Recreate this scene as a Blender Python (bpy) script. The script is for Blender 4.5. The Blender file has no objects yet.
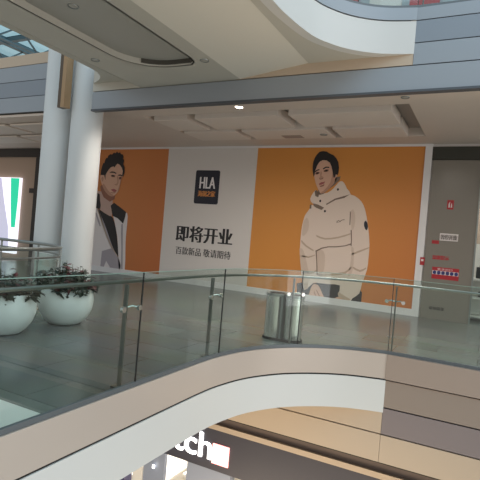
import bpy, bmesh, math, random
from mathutils import Vector, Matrix
from math import sin, cos, pi, radians

scene = bpy.context.scene
COL = scene.collection

# ------------------------------------------------------------------ camera
YAW, PITCH, ROLL = 0.4747, -0.00857, 0.08394
EYE = Vector((0, 0, 1.6))
fw = Vector((-sin(YAW) * cos(PITCH), cos(YAW) * cos(PITCH), sin(PITCH)))
r0 = Vector((cos(YAW), sin(YAW), 0))
u0 = r0.cross(fw)
rt = r0 * cos(ROLL) + u0 * sin(ROLL)
up = -r0 * sin(ROLL) + u0 * cos(ROLL)
cam_data = bpy.data.cameras.new('camera')
cam_data.sensor_width = 36
cam_data.lens = 481.2 / 480 * 36
cam = bpy.data.objects.new('camera', cam_data)
COL.objects.link(cam)
cam.matrix_world = Matrix(((rt.x, up.x, -fw.x, EYE.x), (rt.y, up.y, -fw.y, EYE.y), (rt.z, up.z, -fw.z, EYE.z), (0, 0, 0, 1)))
scene.camera = cam

# ------------------------------------------------------------------ world: daylight above the atrium
def srgb(h):
    h = h.lstrip('#')
    v = [int(h[i:i + 2], 16) / 255 for i in (0, 2, 4)]
    return tuple(c / 12.92 if c <= 0.04045 else ((c + 0.055) / 1.055) ** 2.4 for c in v)

world = bpy.data.worlds.new('daylight')
scene.world = world
world.use_nodes = True
wn = world.node_tree.nodes; wl = world.node_tree.links
wn.clear()
wo = wn.new('ShaderNodeOutputWorld'); bg = wn.new('ShaderNodeBackground')
tc = wn.new('ShaderNodeTexCoord'); sx = wn.new('ShaderNodeSeparateXYZ'); rp = wn.new('ShaderNodeValToRGB')
wl.new(tc.outputs['Generated'], sx.inputs[0]); wl.new(sx.outputs['Z'], rp.inputs[0])
rp.color_ramp.elements[0].position = 0.0; rp.color_ramp.elements[0].color = (0.50, 0.455, 0.415, 1)
rp.color_ramp.elements[1].position = 0.9; rp.color_ramp.elements[1].color = (0.62, 0.80, 0.95, 1)
e = rp.color_ramp.elements.new(0.40); e.color = (0.58, 0.70, 0.76, 1)
e = rp.color_ramp.elements.new(0.25); e.color = (0.46, 0.455, 0.45, 1)
wl.new(rp.outputs[0], bg.inputs[0])
mr = wn.new('ShaderNodeMapRange'); mr.inputs[1].default_value = -1; mr.inputs[2].default_value = 1; mr.inputs[3].default_value = 0.62; mr.inputs[4].default_value = 1.30
wl.new(sx.outputs['X'], mr.inputs[0]); my = wn.new('ShaderNodeMapRange'); my.inputs[1].default_value = -1; my.inputs[2].default_value = 1; my.inputs[3].default_value = 0.70; my.inputs[4].default_value = 1.1
mm = wn.new('ShaderNodeMath'); mm.operation = 'MULTIPLY'
wl.new(sx.outputs['Y'], my.inputs[0]); wl.new(mr.outputs[0], mm.inputs[0]); wl.new(my.outputs[0], mm.inputs[1]); wl.new(mm.outputs[0], bg.inputs[1])
wl.new(bg.outputs[0], wo.inputs[0])

def area(name, loc, size, power, color, rot=(0, 0, 0), sy=None):
    l = bpy.data.lights.new(name, 'AREA'); l.energy = power; l.color = color
    l.shape = 'RECTANGLE'; l.size = size; l.size_y = sy or size
    o = bpy.data.objects.new(name, l); COL.objects.link(o); o.location = loc; o.rotation_euler = rot
    return o
# skylight over the atrium
area('skylight_glow', (1.5, 1.5, 11), 9, 170, (0.62, 0.85, 1.0), sy=10)
area('side_fill', (13, 2.0, 3.0), 9, 280, (0.97, 0.97, 1.0), (0, pi / 2, 0), sy=8)  # unseen fill added at the right to brighten surfaces facing it
# warm shop lighting on the storey below
area('lower_shop_glow', (-3.0, 5.6, -5.2), 6, 190, (1.0, 0.80, 0.58), (pi, 0, 0), sy=3)

vs = scene.view_settings
vs.view_transform = 'Standard'; vs.look = 'None'; vs.gamma = 1; vs.use_curve_mapping = False
vs.exposure = 0.72

# ------------------------------------------------------------------ materials
MATS = {}
def mat(name, col, rough=0.5, metal=0.0, noise=0.0, nscale=8.0, spec=0.5, emit=0.0, bump=0.0):
    m = bpy.data.materials.new(name); m.use_nodes = True
    nt = m.node_tree; b = nt.nodes['Principled BSDF']
    c = srgb(col) if isinstance(col, str) else col
    b.inputs['Base Color'].default_value = (*c, 1)
    b.inputs['Roughness'].default_value = rough
    b.inputs['Metallic'].default_value = metal
    b.inputs['Specular IOR Level'].default_value = spec
    if emit:
        b.inputs['Emission Color'].default_value = (*c, 1); b.inputs['Emission Strength'].default_value = emit
    if noise or bump:
        t = nt.nodes.new('ShaderNodeTexCoord'); n = nt.nodes.new('ShaderNodeTexNoise')
        n.inputs['Scale'].default_value = nscale; n.inputs['Detail'].default_value = 4
        nt.links.new(t.outputs['Object'], n.inputs['Vector'])
        if noise:
            mx = nt.nodes.new('ShaderNodeMix'); mx.data_type = 'RGBA'
            mx.inputs[6].default_value = (*[v * (1 - noise) for v in c], 1)
            mx.inputs[7].default_value = (*[min(1, v * (1 + noise)) for v in c], 1)
            nt.links.new(n.outputs['Fac'], mx.inputs[0]); nt.links.new(mx.outputs[2], b.inputs['Base Color'])
        if bump:
            bp = nt.nodes.new('ShaderNodeBump'); bp.inputs['Strength'].default_value = bump
            nt.links.new(n.outputs['Fac'], bp.inputs['Height']); nt.links.new(bp.outputs[0], b.inputs['Normal'])
    MATS[name] = m
    return m

def glass_mat(name, tint, refl=1.0, rough=0.0):
    m = bpy.data.materials.new(name); m.use_nodes = True
    nt = m.node_tree; nt.nodes.clear()
    o = nt.nodes.new('ShaderNodeOutputMaterial'); t = nt.nodes.new('ShaderNodeBsdfTransparent'); g = nt.nodes.new('ShaderNodeBsdfGlossy')
    f = nt.nodes.new('ShaderNodeLayerWeight'); mx = nt.nodes.new('ShaderNodeMixShader'); mu = nt.nodes.new('ShaderNodeMath'); mu.operation = 'MULTIPLY_ADD'
    pw_ = nt.nodes.new('ShaderNodeMath'); pw_.operation = 'POWER'; pw_.inputs[1].default_value = 5
    t.inputs[0].default_value = (*tint, 1); g.inputs['Roughness'].default_value = rough; f.inputs[0].default_value = 0.5
    mu.inputs[1].default_value = 0.9 * refl; mu.inputs[2].default_value = 0.04 * refl
    nt.links.new(f.outputs['Facing'], pw_.inputs[0]); nt.links.new(pw_.outputs[0], mu.inputs[0]); nt.links.new(mu.outputs[0], mx.inputs[0])
    nt.links.new(t.outputs[0], mx.inputs[1]); nt.links.new(g.outputs[0], mx.inputs[2]); nt.links.new(mx.outputs[0], o.inputs[0])
    MATS[name] = m
    return m

def tile_mat(name, c1, c2, mortar, sx_, rough):
    m = bpy.data.materials.new(name); m.use_nodes = True
    nt = m.node_tree; b = nt.nodes['Principled BSDF']
    t = nt.nodes.new('ShaderNodeTexCoord'); br = nt.nodes.new('ShaderNodeTexBrick'); n = nt.nodes.new('ShaderNodeTexNoise'); mx = nt.nodes.new('ShaderNodeMix'); mx.data_type = 'RGBA'
    mp = nt.nodes.new('ShaderNodeMapping'); mp.inputs['Rotation'].default_value = (0, 0, 0)
    nt.links.new(t.outputs['Object'], mp.inputs[0]); nt.links.new(mp.outputs[0], br.inputs['Vector'])
    br.inputs['Scale'].default_value = 1.0; br.offset = 0.5
    br.inputs['Brick Width'].default_value = sx_[0]; br.inputs['Row Height'].default_value = sx_[1]; br.inputs['Mortar Size'].default_value = 0.006
    br.inputs['Color1'].default_value = (*srgb(c1), 1); br.inputs['Color2'].default_value = (*srgb(c2), 1); br.inputs['Mortar'].default_value = (*srgb(mortar), 1)
    n.inputs['Scale'].default_value = 1.3; n.inputs['Detail'].default_value = 5
    nt.links.new(t.outputs['Object'], n.inputs['Vector'])
    mx.blend_type = 'MULTIPLY'; mx.inputs[0].default_value = 0.35
    nt.links.new(br.outputs['Color'], mx.inputs[6]); nt.links.new(n.outputs['Color'], mx.inputs[7])
    nt.links.new(mx.outputs[2], b.inputs['Base Color'])
    b.inputs['Roughness'].default_value = rough
    MATS[name] = m
    return m

M = MATS
tile_mat('stone_floor', '#7f827f', '#717472', '#4e504e', (1.2, 0.6), 0.22)
tile_mat('lower_floor', '#c9bfae', '#c2b8a6', '#9a9184', (0.8, 0.8), 0.25)
mat('sun_patch_paint', '#f0eee6', 0.3, noise=0.05)
mat('column_paint', '#d3d8d9', 0.45, noise=0.02, nscale=2)
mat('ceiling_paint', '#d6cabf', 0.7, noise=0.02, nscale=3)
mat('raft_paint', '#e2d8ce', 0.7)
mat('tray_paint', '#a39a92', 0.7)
mat('bridge_paint_lit', '#d9d5c9', 0.6)
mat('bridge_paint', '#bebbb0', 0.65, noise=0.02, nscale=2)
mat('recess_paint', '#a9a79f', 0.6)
mat('white_band', '#cfd0cd', 0.35)
mat('aluminium', '#9aa1a8', 0.42, 0.35)
mat('aluminium_b', '#8b939c', 0.42, 0.35)
mat('coping_metal', '#beb2a7', 0.28, 0.15)
mat('coping_shaded', '#a39489', 0.28, 0.2)
mat('panel_warm_lit_a', '#988b81', 0.42, 0.3)
mat('panel_warm_lit_b', '#8a8080', 0.42, 0.3)
mat('tan_or_warm_lit', '#c0ae99', 0.45, 0.15)  # tan strips, and fascia with warm light put into its colour
mat('bronze', '#a98c6b', 0.4, 0.4)
mat('bronze_dark', '#5f5347', 0.4, 0.4)
mat('edge_grey', '#565b61', 0.5, 0.3)
mat('cove_shadow', '#4d4a43', 0.8)
mat('dark_joint', '#26241f', 0.8)
mat('dark_frame', '#2e2a28', 0.5)
mat('header_dark', '#35362f', 0.5)
mat('hoarding_white', '#d6d1cd', 0.6)
mat('hoarding_frame', '#dedcdc', 0.5)
def print_mat(name, c1, c2):
    m = mat(name, c1, 0.55); nt = m.node_tree
    t = nt.nodes.new('ShaderNodeTexCoord'); mp = nt.nodes.new('ShaderNodeMapping'); g = nt.nodes.new('ShaderNodeTexGradient'); mx = nt.nodes.new('ShaderNodeMix'); mx.data_type = 'RGBA'
    mp.inputs['Rotation'].default_value = (0, radians(-35), 0)
    nt.links.new(t.outputs['Generated'], mp.inputs[0]); nt.links.new(mp.outputs[0], g.inputs[0]); nt.links.new(g.outputs['Fac'], mx.inputs[0])
    mx.inputs[6].default_value = (*srgb(c1), 1); mx.inputs[7].default_value = (*srgb(c2), 1)
    nt.links.new(mx.outputs[2], nt.nodes['Principled BSDF'].inputs['Base Color'])
print_mat('poster_orange', '#d48e42', '#bc6d3c')
print_mat('poster_rust', '#c97f45', '#bb693b')
mat('shop_beige', '#b59f8d', 0.6)
mat('door_panel', '#7f7a71', 0.25, noise=0.04, nscale=1.2)
mat('steel', '#dcdbd5', 0.26, 1.0)
mat('steel_brushed', '#aeb0ae', 0.35, 1.0)
mat('rail_metal', '#868a87', 0.32, 0.9)
mat('glass_edge', '#7d988d', 0.3)
mat('post_metal', '#747570', 0.35, 0.9)
mat('channel_grey', '#6b7174', 0.4, 0.4)
mat('steel_dull', '#8d9391', 0.4, 0.8)
mat('black_plastic', '#1d1d1e', 0.5)
mat('pot_glaze', '#eef1ee', 0.3)
mat('soil', '#3a2c22', 0.9, bump=0.5, nscale=40)
mat('leaf', '#26362a', 0.5, noise=0.35, nscale=14)
mat('leaf_red', '#5c2a2e', 0.5, noise=0.3, nscale=14)
mat('stem', '#4a4a32', 0.7)
mat('sign_black', '#3d3c46', 0.4)
mat('shop_brown', '#6a5a52', 0.5)
mat('sign_letter', '#ffffff', 0.5, emit=1.7)
mat('flag_red', '#ffa8a2', 0.5, emit=1.6)
mat('badge_black', '#181a2a', 0.4)
mat('badge_white', '#e8e4e4', 0.5)
mat('badge_orange', '#d28a4a', 0.5)
mat('text_black', '#262428', 0.6)
mat('sticker_red', '#a8262f', 0.5)
mat('sticker_white', '#d9d2d0', 0.5)
mat('sticker_blue', '#33356e', 0.5)
mat('sticker_grey', '#77706c', 0.5)
mat('skin', '#d6ac94', 0.6)
mat('skin_mid', '#bb8f79', 0.6)
mat('skin_dark', '#8f604e', 0.6)
mat('lips', '#a4595a', 0.6)
mat('hair', '#221d1e', 0.6)
mat('coat_cream', '#deccbe', 0.65)
mat('coat_shadow', '#d0bcac', 0.65)
mat('coat_fold', '#bda793', 0.65)
mat('coat_seam', '#7d6a5c', 0.65)
mat('jacket_pale', '#ded6d5', 0.65)
mat('jacket_grey', '#a59da3', 0.65)
mat('knit_pink', '#c0a398', 0.7)
mat('cloth_dark', '#2f2b2c', 0.7)
mat('trouser_dark', '#242226', 0.7)
mat('led_white', '#e9e6f2', 0.5, emit=0.8)
mat('led_green', '#1fae86', 0.5, emit=0.8)
mat('led_grey', '#b3b3c6', 0.5, emit=0.6)
mat('lamp_glow', '#fff1dc', 0.5, emit=14.0)
mat('truss_grey', '#5c6c72', 0.5, 0.3)
mat('grille', '#a89a92', 0.6)
mat('shop_white', '#e8e4dc', 0.45)
mat('cabinet_blue', '#4a4a6a', 0.4)
mat('shop_blue', '#8d95a6', 0.4)
mat('upper_red', '#b5454a', 0.5)
mat('upper_wall', '#a9b4bc', 0.5)
glass_mat('balustrade_glass', (0.87, 0.925, 0.905), 1.0)
glass_mat('skylight_glass', (0.74, 0.90, 0.94), 0.4)
glass_mat('shop_glass', (0.9, 0.93, 0.93), 0.5)

# ------------------------------------------------------------------ helpers
def link_mesh(name, bm, m, parent=None, smooth=False):
    bmesh.ops.recalc_face_normals(bm, faces=bm.faces[:])
    me = bpy.data.meshes.new(name); bm.to_mesh(me); bm.free()
    for x in (m if isinstance(m, (list, tuple)) else [m]):
        me.materials.append(M[x] if isinstance(x, str) else x)
    if smooth:
        for p in me.polygons: p.use_smooth = True
        me.set_sharp_from_angle(angle=radians(40))
    o = bpy.data.objects.new(name, me); COL.objects.link(o)
    if parent is not None:
        o.parent = parent
        o.matrix_parent_inverse = Matrix.Translation(-parent.location) if parent.type == 'EMPTY' and parent.rotation_euler.z == 0 else Matrix.Identity(4)
    return o

def tag(o, label, cat, group=None):
    o['label'] = label; o['category'] = cat
    if group: o['group'] = group
    return o

def struct(o):
    o['kind'] = 'structure'
    return o

def thing(name, label, cat, loc=(0, 0, 0), group=None):
    o = bpy.data.objects.new(name, None); COL.objects.link(o); o.location = loc
    o.empty_display_size = 0.1
    return tag(o, label, cat, group)

def add_box(bm, x0, x1, y0, y1, z0, z1, bev=0.0, mi=0):
    r = bmesh.ops.create_cube(bm, size=1)
    vsx = r['verts']
    for v in vsx:
        v.co = Vector(((x0 + x1) / 2 + v.co.x * (x1 - x0), (y0 + y1) / 2 + v.co.y * (y1 - y0), (z0 + z1) / 2 + v.co.z * (z1 - z0)))
    fs = list({f for v in vsx for f in v.link_faces})
    for f in fs: f.material_index = mi
    if bev:
        es = list({e_ for v in vsx for e_ in v.link_edges})
        bmesh.ops.bevel(bm, geom=es, offset=bev, segments=2, affect='EDGES', profile=0.5)

def box(name, x0, x1, y0, y1, z0, z1, m, parent=None, bev=0.0):
    bm = bmesh.new(); add_box(bm, x0, x1, y0, y1, z0, z1, bev)
    return link_mesh(name, bm, m, parent)

def add_prism(bm, pts, z0, z1):
    lo = [bm.verts.new((x, y, z0)) for x, y in pts]; hi = [bm.verts.new((x, y, z1)) for x, y in pts]
    n = len(pts)
    f1 = bm.faces.new(lo[::-1]); f2 = bm.faces.new(hi)
    for i in range(n): bm.faces.new((lo[i], lo[(i + 1) % n], hi[(i + 1) % n], hi[i]))
    f1.normal_update(); f2.normal_update()
    bmesh.ops.triangulate(bm, faces=[f1, f2], ngon_method='EAR_CLIP')

def prism(name, pts, z0, z1, m, parent=None):
    bm = bmesh.new(); add_prism(bm, pts, z0, z1)
    return link_mesh(name, bm, m, parent)

def normals2d(pl):
    out = []
    for i in range(len(pl)):
        a = Vector(pl[max(0, i - 1)]); b = Vector(pl[min(len(pl) - 1, i + 1)])
        d = (b - a).normalized(); out.append(Vector((d.y, -d.x)))
    return out

def offset2d(pl, d):
    return [tuple(Vector(p) + n * d) for p, n in zip(pl, normals2d(pl))]

def ribbon(name, pl, d0, d1, z0, z1, m, parent=None, smooth=True):
    """solid upright strip following plan polyline pl, from offset d0 to d1"""
    a = offset2d(pl, d0); b = offset2d(pl, d1)
    bm = bmesh.new()
    ring = []
    for p, q in zip(a, b):
        ring.append([bm.verts.new((*p, z0)), bm.verts.new((*q, z0)), bm.verts.new((*q, z1)), bm.verts.new((*p, z1))])
    for r, s in zip(ring, ring[1:]):
        for k in range(4): bm.faces.new((r[k], r[(k + 1) % 4], s[(k + 1) % 4], s[k]))
    bm.faces.new(ring[0]); bm.faces.new(ring[-1][::-1])
    return link_mesh(name, bm, m, parent, smooth)

def catmull(pts, n=6):
    out = []
    P = [Vector(p) for p in pts]
    for i in range(len(P) - 1):
        a = P[max(0, i - 1)]; b = P[i]; c = P[i + 1]; d = P[min(len(P) - 1, i + 2)]
        for k in range(n):
            t = k / n
            out.append(0.5 * ((2 * b) + (c - a) * t + (2 * a - 5 * b + 4 * c - d) * t * t + (3 * b - a - 3 * c + d) * t ** 3))
    out.append(P[-1])
    return out

def add_tube(bm, pts, r, seg=10, caps=True):
    pts = [Vector(p) for p in pts]
    rings = []
    n = len(pts)
    for i, p in enumerate(pts):
        d = (pts[min(n - 1, i + 1)] - pts[max(0, i - 1)]).normalized()
        ref = Vector((0, 0, 1)) if abs(d.z) < 0.9 else Vector((1, 0, 0))
        a = d.cross(ref).normalized(); b = d.cross(a)
        rr = r[i] if isinstance(r, (list, tuple)) else r
        rings.append([bm.verts.new(p + a * rr * cos(2 * pi * k / seg) + b * rr * sin(2 * pi * k / seg)) for k in range(seg)])
    for x, y in zip(rings, rings[1:]):
        for k in range(seg): bm.faces.new((x[k], x[(k + 1) % seg], y[(k + 1) % seg], y[k]))
    if caps:
        bm.faces.new(rings[0][::-1]); bm.faces.new(rings[-1])

def tube(name, pts, r, m, parent=None, seg=10):
    bm = bmesh.new(); add_tube(bm, pts, r, seg)
    return link_mesh(name, bm, m, parent, True)

def add_lathe(bm, prof, cx=0, cy=0, seg=40, close=True):
    rings = []
    for r, z in prof:
        rings.append([bm.verts.new((cx + r * cos(2 * pi * k / seg), cy + r * sin(2 * pi * k / seg), z)) for k in range(seg)])
    for x, y in zip(rings, rings[1:]):
        for k in range(seg): bm.faces.new((x[k], x[(k + 1) % seg], y[(k + 1) % seg], y[k]))
    if close:
        bm.faces.new(rings[0][::-1]); bm.faces.new(rings[-1])

def lathe(name, prof, m, parent=None, cx=0, cy=0, seg=40, close=True):
    bm = bmesh.new(); add_lathe(bm, prof, cx, cy, seg, close)
    return link_mesh(name, bm, m, parent, True)

WALL = 12.44                                    # front face of the hoarding
def shape(name, polys, layer, m, parent, y=WALL, th=0.0015, smooth=0):
    """printed flat artwork: each polygon is (X, Z) on the wall plane, a thin ink layer"""
    out = None
    for pl in polys:
        bm = bmesh.new()
        pts = [tuple(v) for v in catmull([Vector((*p, 0)) for p in pl + [pl[0]]], smooth)][:-1] if smooth else pl
        pts = [(p[0], p[1]) for p in pts]
        yf = y - 0.002 * layer
        lo = [bm.verts.new((p[0], yf, p[1])) for p in pts]; hi = [bm.verts.new((p[0], yf + th, p[1])) for p in pts]
        n = len(pts)
        f1 = bm.faces.new(lo); f2 = bm.faces.new(hi[::-1])
        for i in range(n): bm.faces.new((lo[i], hi[i], hi[(i + 1) % n], lo[(i + 1) % n]))
        f1.normal_update(); f2.normal_update()
        bmesh.ops.triangulate(bm, faces=[f1, f2], ngon_method='EAR_CLIP')
        out = link_mesh(name, bm, m, parent)
    return out

def line(p, q, w):
    a = Vector(p); b = Vector(q); d = (b - a).normalized(); n = Vector((-d.y, d.x)) * w / 2
    return [tuple(a + n), tuple(b + n), tuple(b - n), tuple(a - n)]

def pline(pts, w):
    n = normals2d(pts)
    return [[tuple(Vector(p) + q * w / 2) for p, q in zip(pts, n)] + [tuple(Vector(p) - q * w / 2) for p, q in reversed(list(zip(pts, n)))]]

def text(name, body, x0, x1, z0, z1, y, m, parent, bold=0.0, depth=0.002):
    cu = bpy.data.curves.new(name, 'FONT'); cu.body = body; cu.extrude = 0.01; cu.resolution_u = 6
    o = bpy.data.objects.new(name, cu); COL.objects.link(o)
    dg = bpy.context.evaluated_depsgraph_get(); dg.update()
    me = bpy.data.meshes.new_from_object(o.evaluated_get(dg))
    bpy.data.objects.remove(o); bpy.data.curves.remove(cu)
    xs = [v.co.x for v in me.vertices]; ys = [v.co.y for v in me.vertices]
    ax, bx, ay, by = min(xs), max(xs), min(ys), max(ys)
    for v in me.vertices:
        v.co = Vector((x0 + (v.co.x - ax) / (bx - ax) * (x1 - x0), y - depth * (v.co.z + 0.01) / 0.02, z0 + (v.co.y - ay) / (by - ay) * (z1 - z0)))
    bm = bmesh.new()
    for k in ((0,) if not bold else (-1, 0, 1)):
        me.transform(Matrix.Translation((bold * k, -.0001, 0))); bm.from_mesh(me); me.transform(Matrix.Translation((-bold * k, 0, 0)))
    bpy.data.meshes.remove(me)
    return link_mesh(name, bm, m, parent)

# ------------------------------------------------------------------ plan curves
EDGE_R = [(-3.03, -3), (-3.03, 0), (-3.03, 2.5), (-3.03, 4.0)] + [(v.x, v.y) for v in catmull([(-3.03, 5.0), (-3.0, 5.5), (-2.86, 6.1), (-2.56, 6.66), (-2.15, 7.08), (-1.72, 7.36), (-1.21, 7.53)], 5)]
EDGE_RR = [(-1.21, 7.53), (-0.6, 7.55), (0.4, 7.55), (3.0, 7.55), (9.0, 7.55)]
EDGE_L = [(-20.0, 7.5), (-9.0, 7.5), (-8.5, 7.46)] + [(v.x, v.y) for v in catmull([(-8.15, 7.36), (-7.62, 7.06), (-7.24, 6.6), (-7.05, 6.05), (-6.98, 5.4)], 5)] + [(-6.97, 3.0), (-6.97, -3)]
UP_R = [(-2.62, -3), (-2.62, 0), (-2.62, 3)] + [(v.x, v.y) for v in catmull([(-2.62, 5.0), (-2.60, 5.7), (-2.48, 6.45), (-2.28, 6.87), (-2.02, 7.17), (-1.66, 7.40), (-1.21, 7.53)], 5)]

# ------------------------------------------------------------------ structure: this storey's deck
deck = EDGE_R + EDGE_RR[1:] + [(9, 16), (-20, 16)] + EDGE_L
struct(prism('floor', deck, -0.33, 0.0, 'stone_floor'))
struct(prism('trim_1', [(-3.66, 2.82), (-3.08, 2.82), (-3.08, 0.5), (-6.0, 0.5)], 0.0, 0.004, 'sun_patch_paint'))  # sunlit patch of floor, its brightness painted as a pale slab

struct(ribbon('trim_2', EDGE_R, -0.04, 0.032, -0.36, 0.010, 'coping_metal'))
struct(ribbon('trim_3', EDGE_R, -0.10, 0.032, -0.87, -0.385, 'white_band'))
struct(ribbon('trim_4', EDGE_R[:-1], -0.10, 0.018, -0.395, -0.36, 'dark_joint'))
struct(prism('trim_5', [offset2d(EDGE_R, -0.1)[i] for i in range(len(EDGE_R))] + [(-1.21, 7.75), (-8, 7.75)] + offset2d(EDGE_L[3:], -0.05), -0.86, -0.34, 'bridge_paint'))
# straight fascia to the right and running on under the bridge
struct(box('trim_6', -1.205, 9, 7.48, 7.62, -0.365, 0.012, 'coping_shaded'))  # same coping, with the shade on this side put into its colour
struct(box('trim_7', -1.205, 9, 7.50, 7.62, -0.785, -0.385, 'panel_warm_lit_a'))  # brown-grey of these strips has the warm light from below painted in
struct(box('trim_8', -1.205, 9, 7.50, 7.62, -1.19, -0.805, 'panel_warm_lit_b'))
struct(box('trim_9', -9, -1.21, 7.50, 7.62, -1.19, -0.87, 'tan_or_warm_lit'))  # tan here paints in the warm shop light from below
struct(box('trim_10', -9, -1.21, 7.50, 7.62, -1.62, -1.21, 'tan_or_warm_lit'))
struct(box('trim_11', -1.205, 9, 7.50, 7.62, -1.62, -1.21, 'tan_or_warm_lit'))
struct(box('trim_12', -9, 9, 7.56, 7.68, -1.66, -0.33, 'dark_joint'))
struct(ribbon('trim_13', EDGE_L[3:], -0.04, 0.05, -0.87, 0.012, 'coping_metal'))

# ------------------------------------------------------------------ structure: back wall and ceiling
struct(box('wall_back', -12.6, -0.24, 12.5, 12.8, 0, 4.6, 'hoarding_white'))
struct(box('wall_back_left', -24, -12.6, 12.5, 12.8, 0, 4.6, 'shop_beige'))
# ceiling with a recessed tray
def ceil_with_hole(z, hole):
    bm = bmesh.new()
    X0, X1, Y0, Y1 = -7.6, 9, 7.63, 12.8
    add_box(bm, -24, X0, 8.45, Y1, z, z + 0.3)
    a, b, c, d = hole
    for (x0, x1, y0, y1) in ((X0, a, Y0, Y1), (b, X1, Y0, Y1), (a, b, Y0, c), (a, b, d, Y1)):
        add_box(bm, x0, x1, y0, y1, z, z + 0.3)
    add_box(bm, a, b, c, d, z + 0.22, z + 0.3)
    return bm
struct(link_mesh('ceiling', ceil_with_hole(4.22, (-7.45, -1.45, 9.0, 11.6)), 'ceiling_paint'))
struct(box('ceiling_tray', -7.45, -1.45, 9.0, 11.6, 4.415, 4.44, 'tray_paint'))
for row, (y0, y1, xs) in enumerate(((9.2, 10.25, ((-3.86, -1.8), (-6.15, -4.10), (-7.3, -6.37))), (10.48, 11.4, ((-3.3, -1.8), (-5.6, -3.48), (-7.3, -5.78))))):
    for k, (x0, x1) in enumerate(xs):
        bm = bmesh.new(); add_box(bm, x0, x1, y0, y1, 4.165, 4.38, 0.006)
        o = link_mesh('ceiling_panel', bm, 'raft_paint')
        pos = (('right end', 'middle', 'left end')[k], ('row nearest the atrium', 'row nearest the posters')[row])
        tag(o, 'pale hung ceiling panel in the recess, %s of the %s' % pos, 'ceiling panel', 'hung panels in the ceiling recess')
# ceiling panels further left, beyond the columns
for k, (x0, x1, y0, y1) in enumerate(((-12.2, -10.2, 9.0, 9.9), (-14.6, -12.4, 9.0, 9.9), (-13.4, -11.0, 10.3, 11.2), (-15.9, -13.6, 10.3, 11.2))):
    o = box('ceiling_panel', x0, x1, y0, y1, 4.15, 4.20, 'raft_paint', None, 0.006)
    tag(o, 'pale hung ceiling panel left of the columns, %s' % ('front row, right', 'front row, left', 'back row, right', 'back row, left')[k], 'ceiling panel', 'hung panels left of the columns')

# ------------------------------------------------------------------ structure: upper storey
struct(box('trim_14', -7.62, 9, 7.50, 7.62, 3.99, 4.352, 'aluminium'))
struct(box('trim_15', -7.62, 9, 7.485, 7.625, 3.955, 3.99, 'edge_grey'))
struct(box('trim_16', -4.2, -1.21, 7.50, 7.62, 4.368, 4.685, 'tan_or_warm_lit'))  # fascia strip painted tan for the warm light under the bridge
struct(box('trim_32', -7.62, -4.205, 7.50, 7.62, 4.368, 4.685, 'bridge_paint'))
struct(box('trim_17', -1.205, 9, 7.50, 7.62, 4.368, 4.685, 'aluminium'))
struct(box('trim_18', -1.205, 9, 7.50, 7.62, 4.70, 5.02, 'aluminium_b'))
struct(box('trim_19', -1.205, 9, 7.50, 7.62, 5.035, 5.22, 'aluminium'))
struct(box('trim_20', -7.62, 9, 7.57, 7.63, 4.0, 5.19, 'dark_joint'))
struct(ribbon('trim_21', UP_R, -0.12, 0.03, 4.53, 5.02, 'white_band'))
struct(ribbon('trim_22', UP_R, -0.08, 0.04, 5.035, 5.22, 'aluminium'))
struct(ribbon('trim_23', UP_R, -0.12, 0.01, 5.02, 5.035, 'dark_joint'))
# upper floor slab over the shops
struct(box('floor_upper', -7.62, 9, 7.62, 14, 5.0, 5.2, 'ceiling_paint'))
struct(box('floor_upper_left', -24, -7.62, 8.5, 14, 5.0, 5.395, 'ceiling_paint'))
# left run of the fascia
for k, (z0, z1, m_) in enumerate(((4.31, 4.70, 'aluminium'), (4.715, 5.105, 'aluminium_b'), (5.12, 5.51, 'aluminium'), (5.525, 5.80, 'tan_or_warm_lit'))):
    struct(box('trim_%d' % (24 + k), -26, -9.50, 8.38, 8.50, z0, z1, m_))
struct(box('trim_28', -26, -9.50, 8.44, 8.52, 4.28, 5.79, 'dark_joint'))
struct(box('trim_29', -8.60, -8.49, 7.46, 7.62, 4.07, 6.0, 'bronze_dark'))
struct(box('trim_31', -8.485, -8.38, 7.44, 7.62, 4.07, 6.0, 'bronze'))

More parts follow.
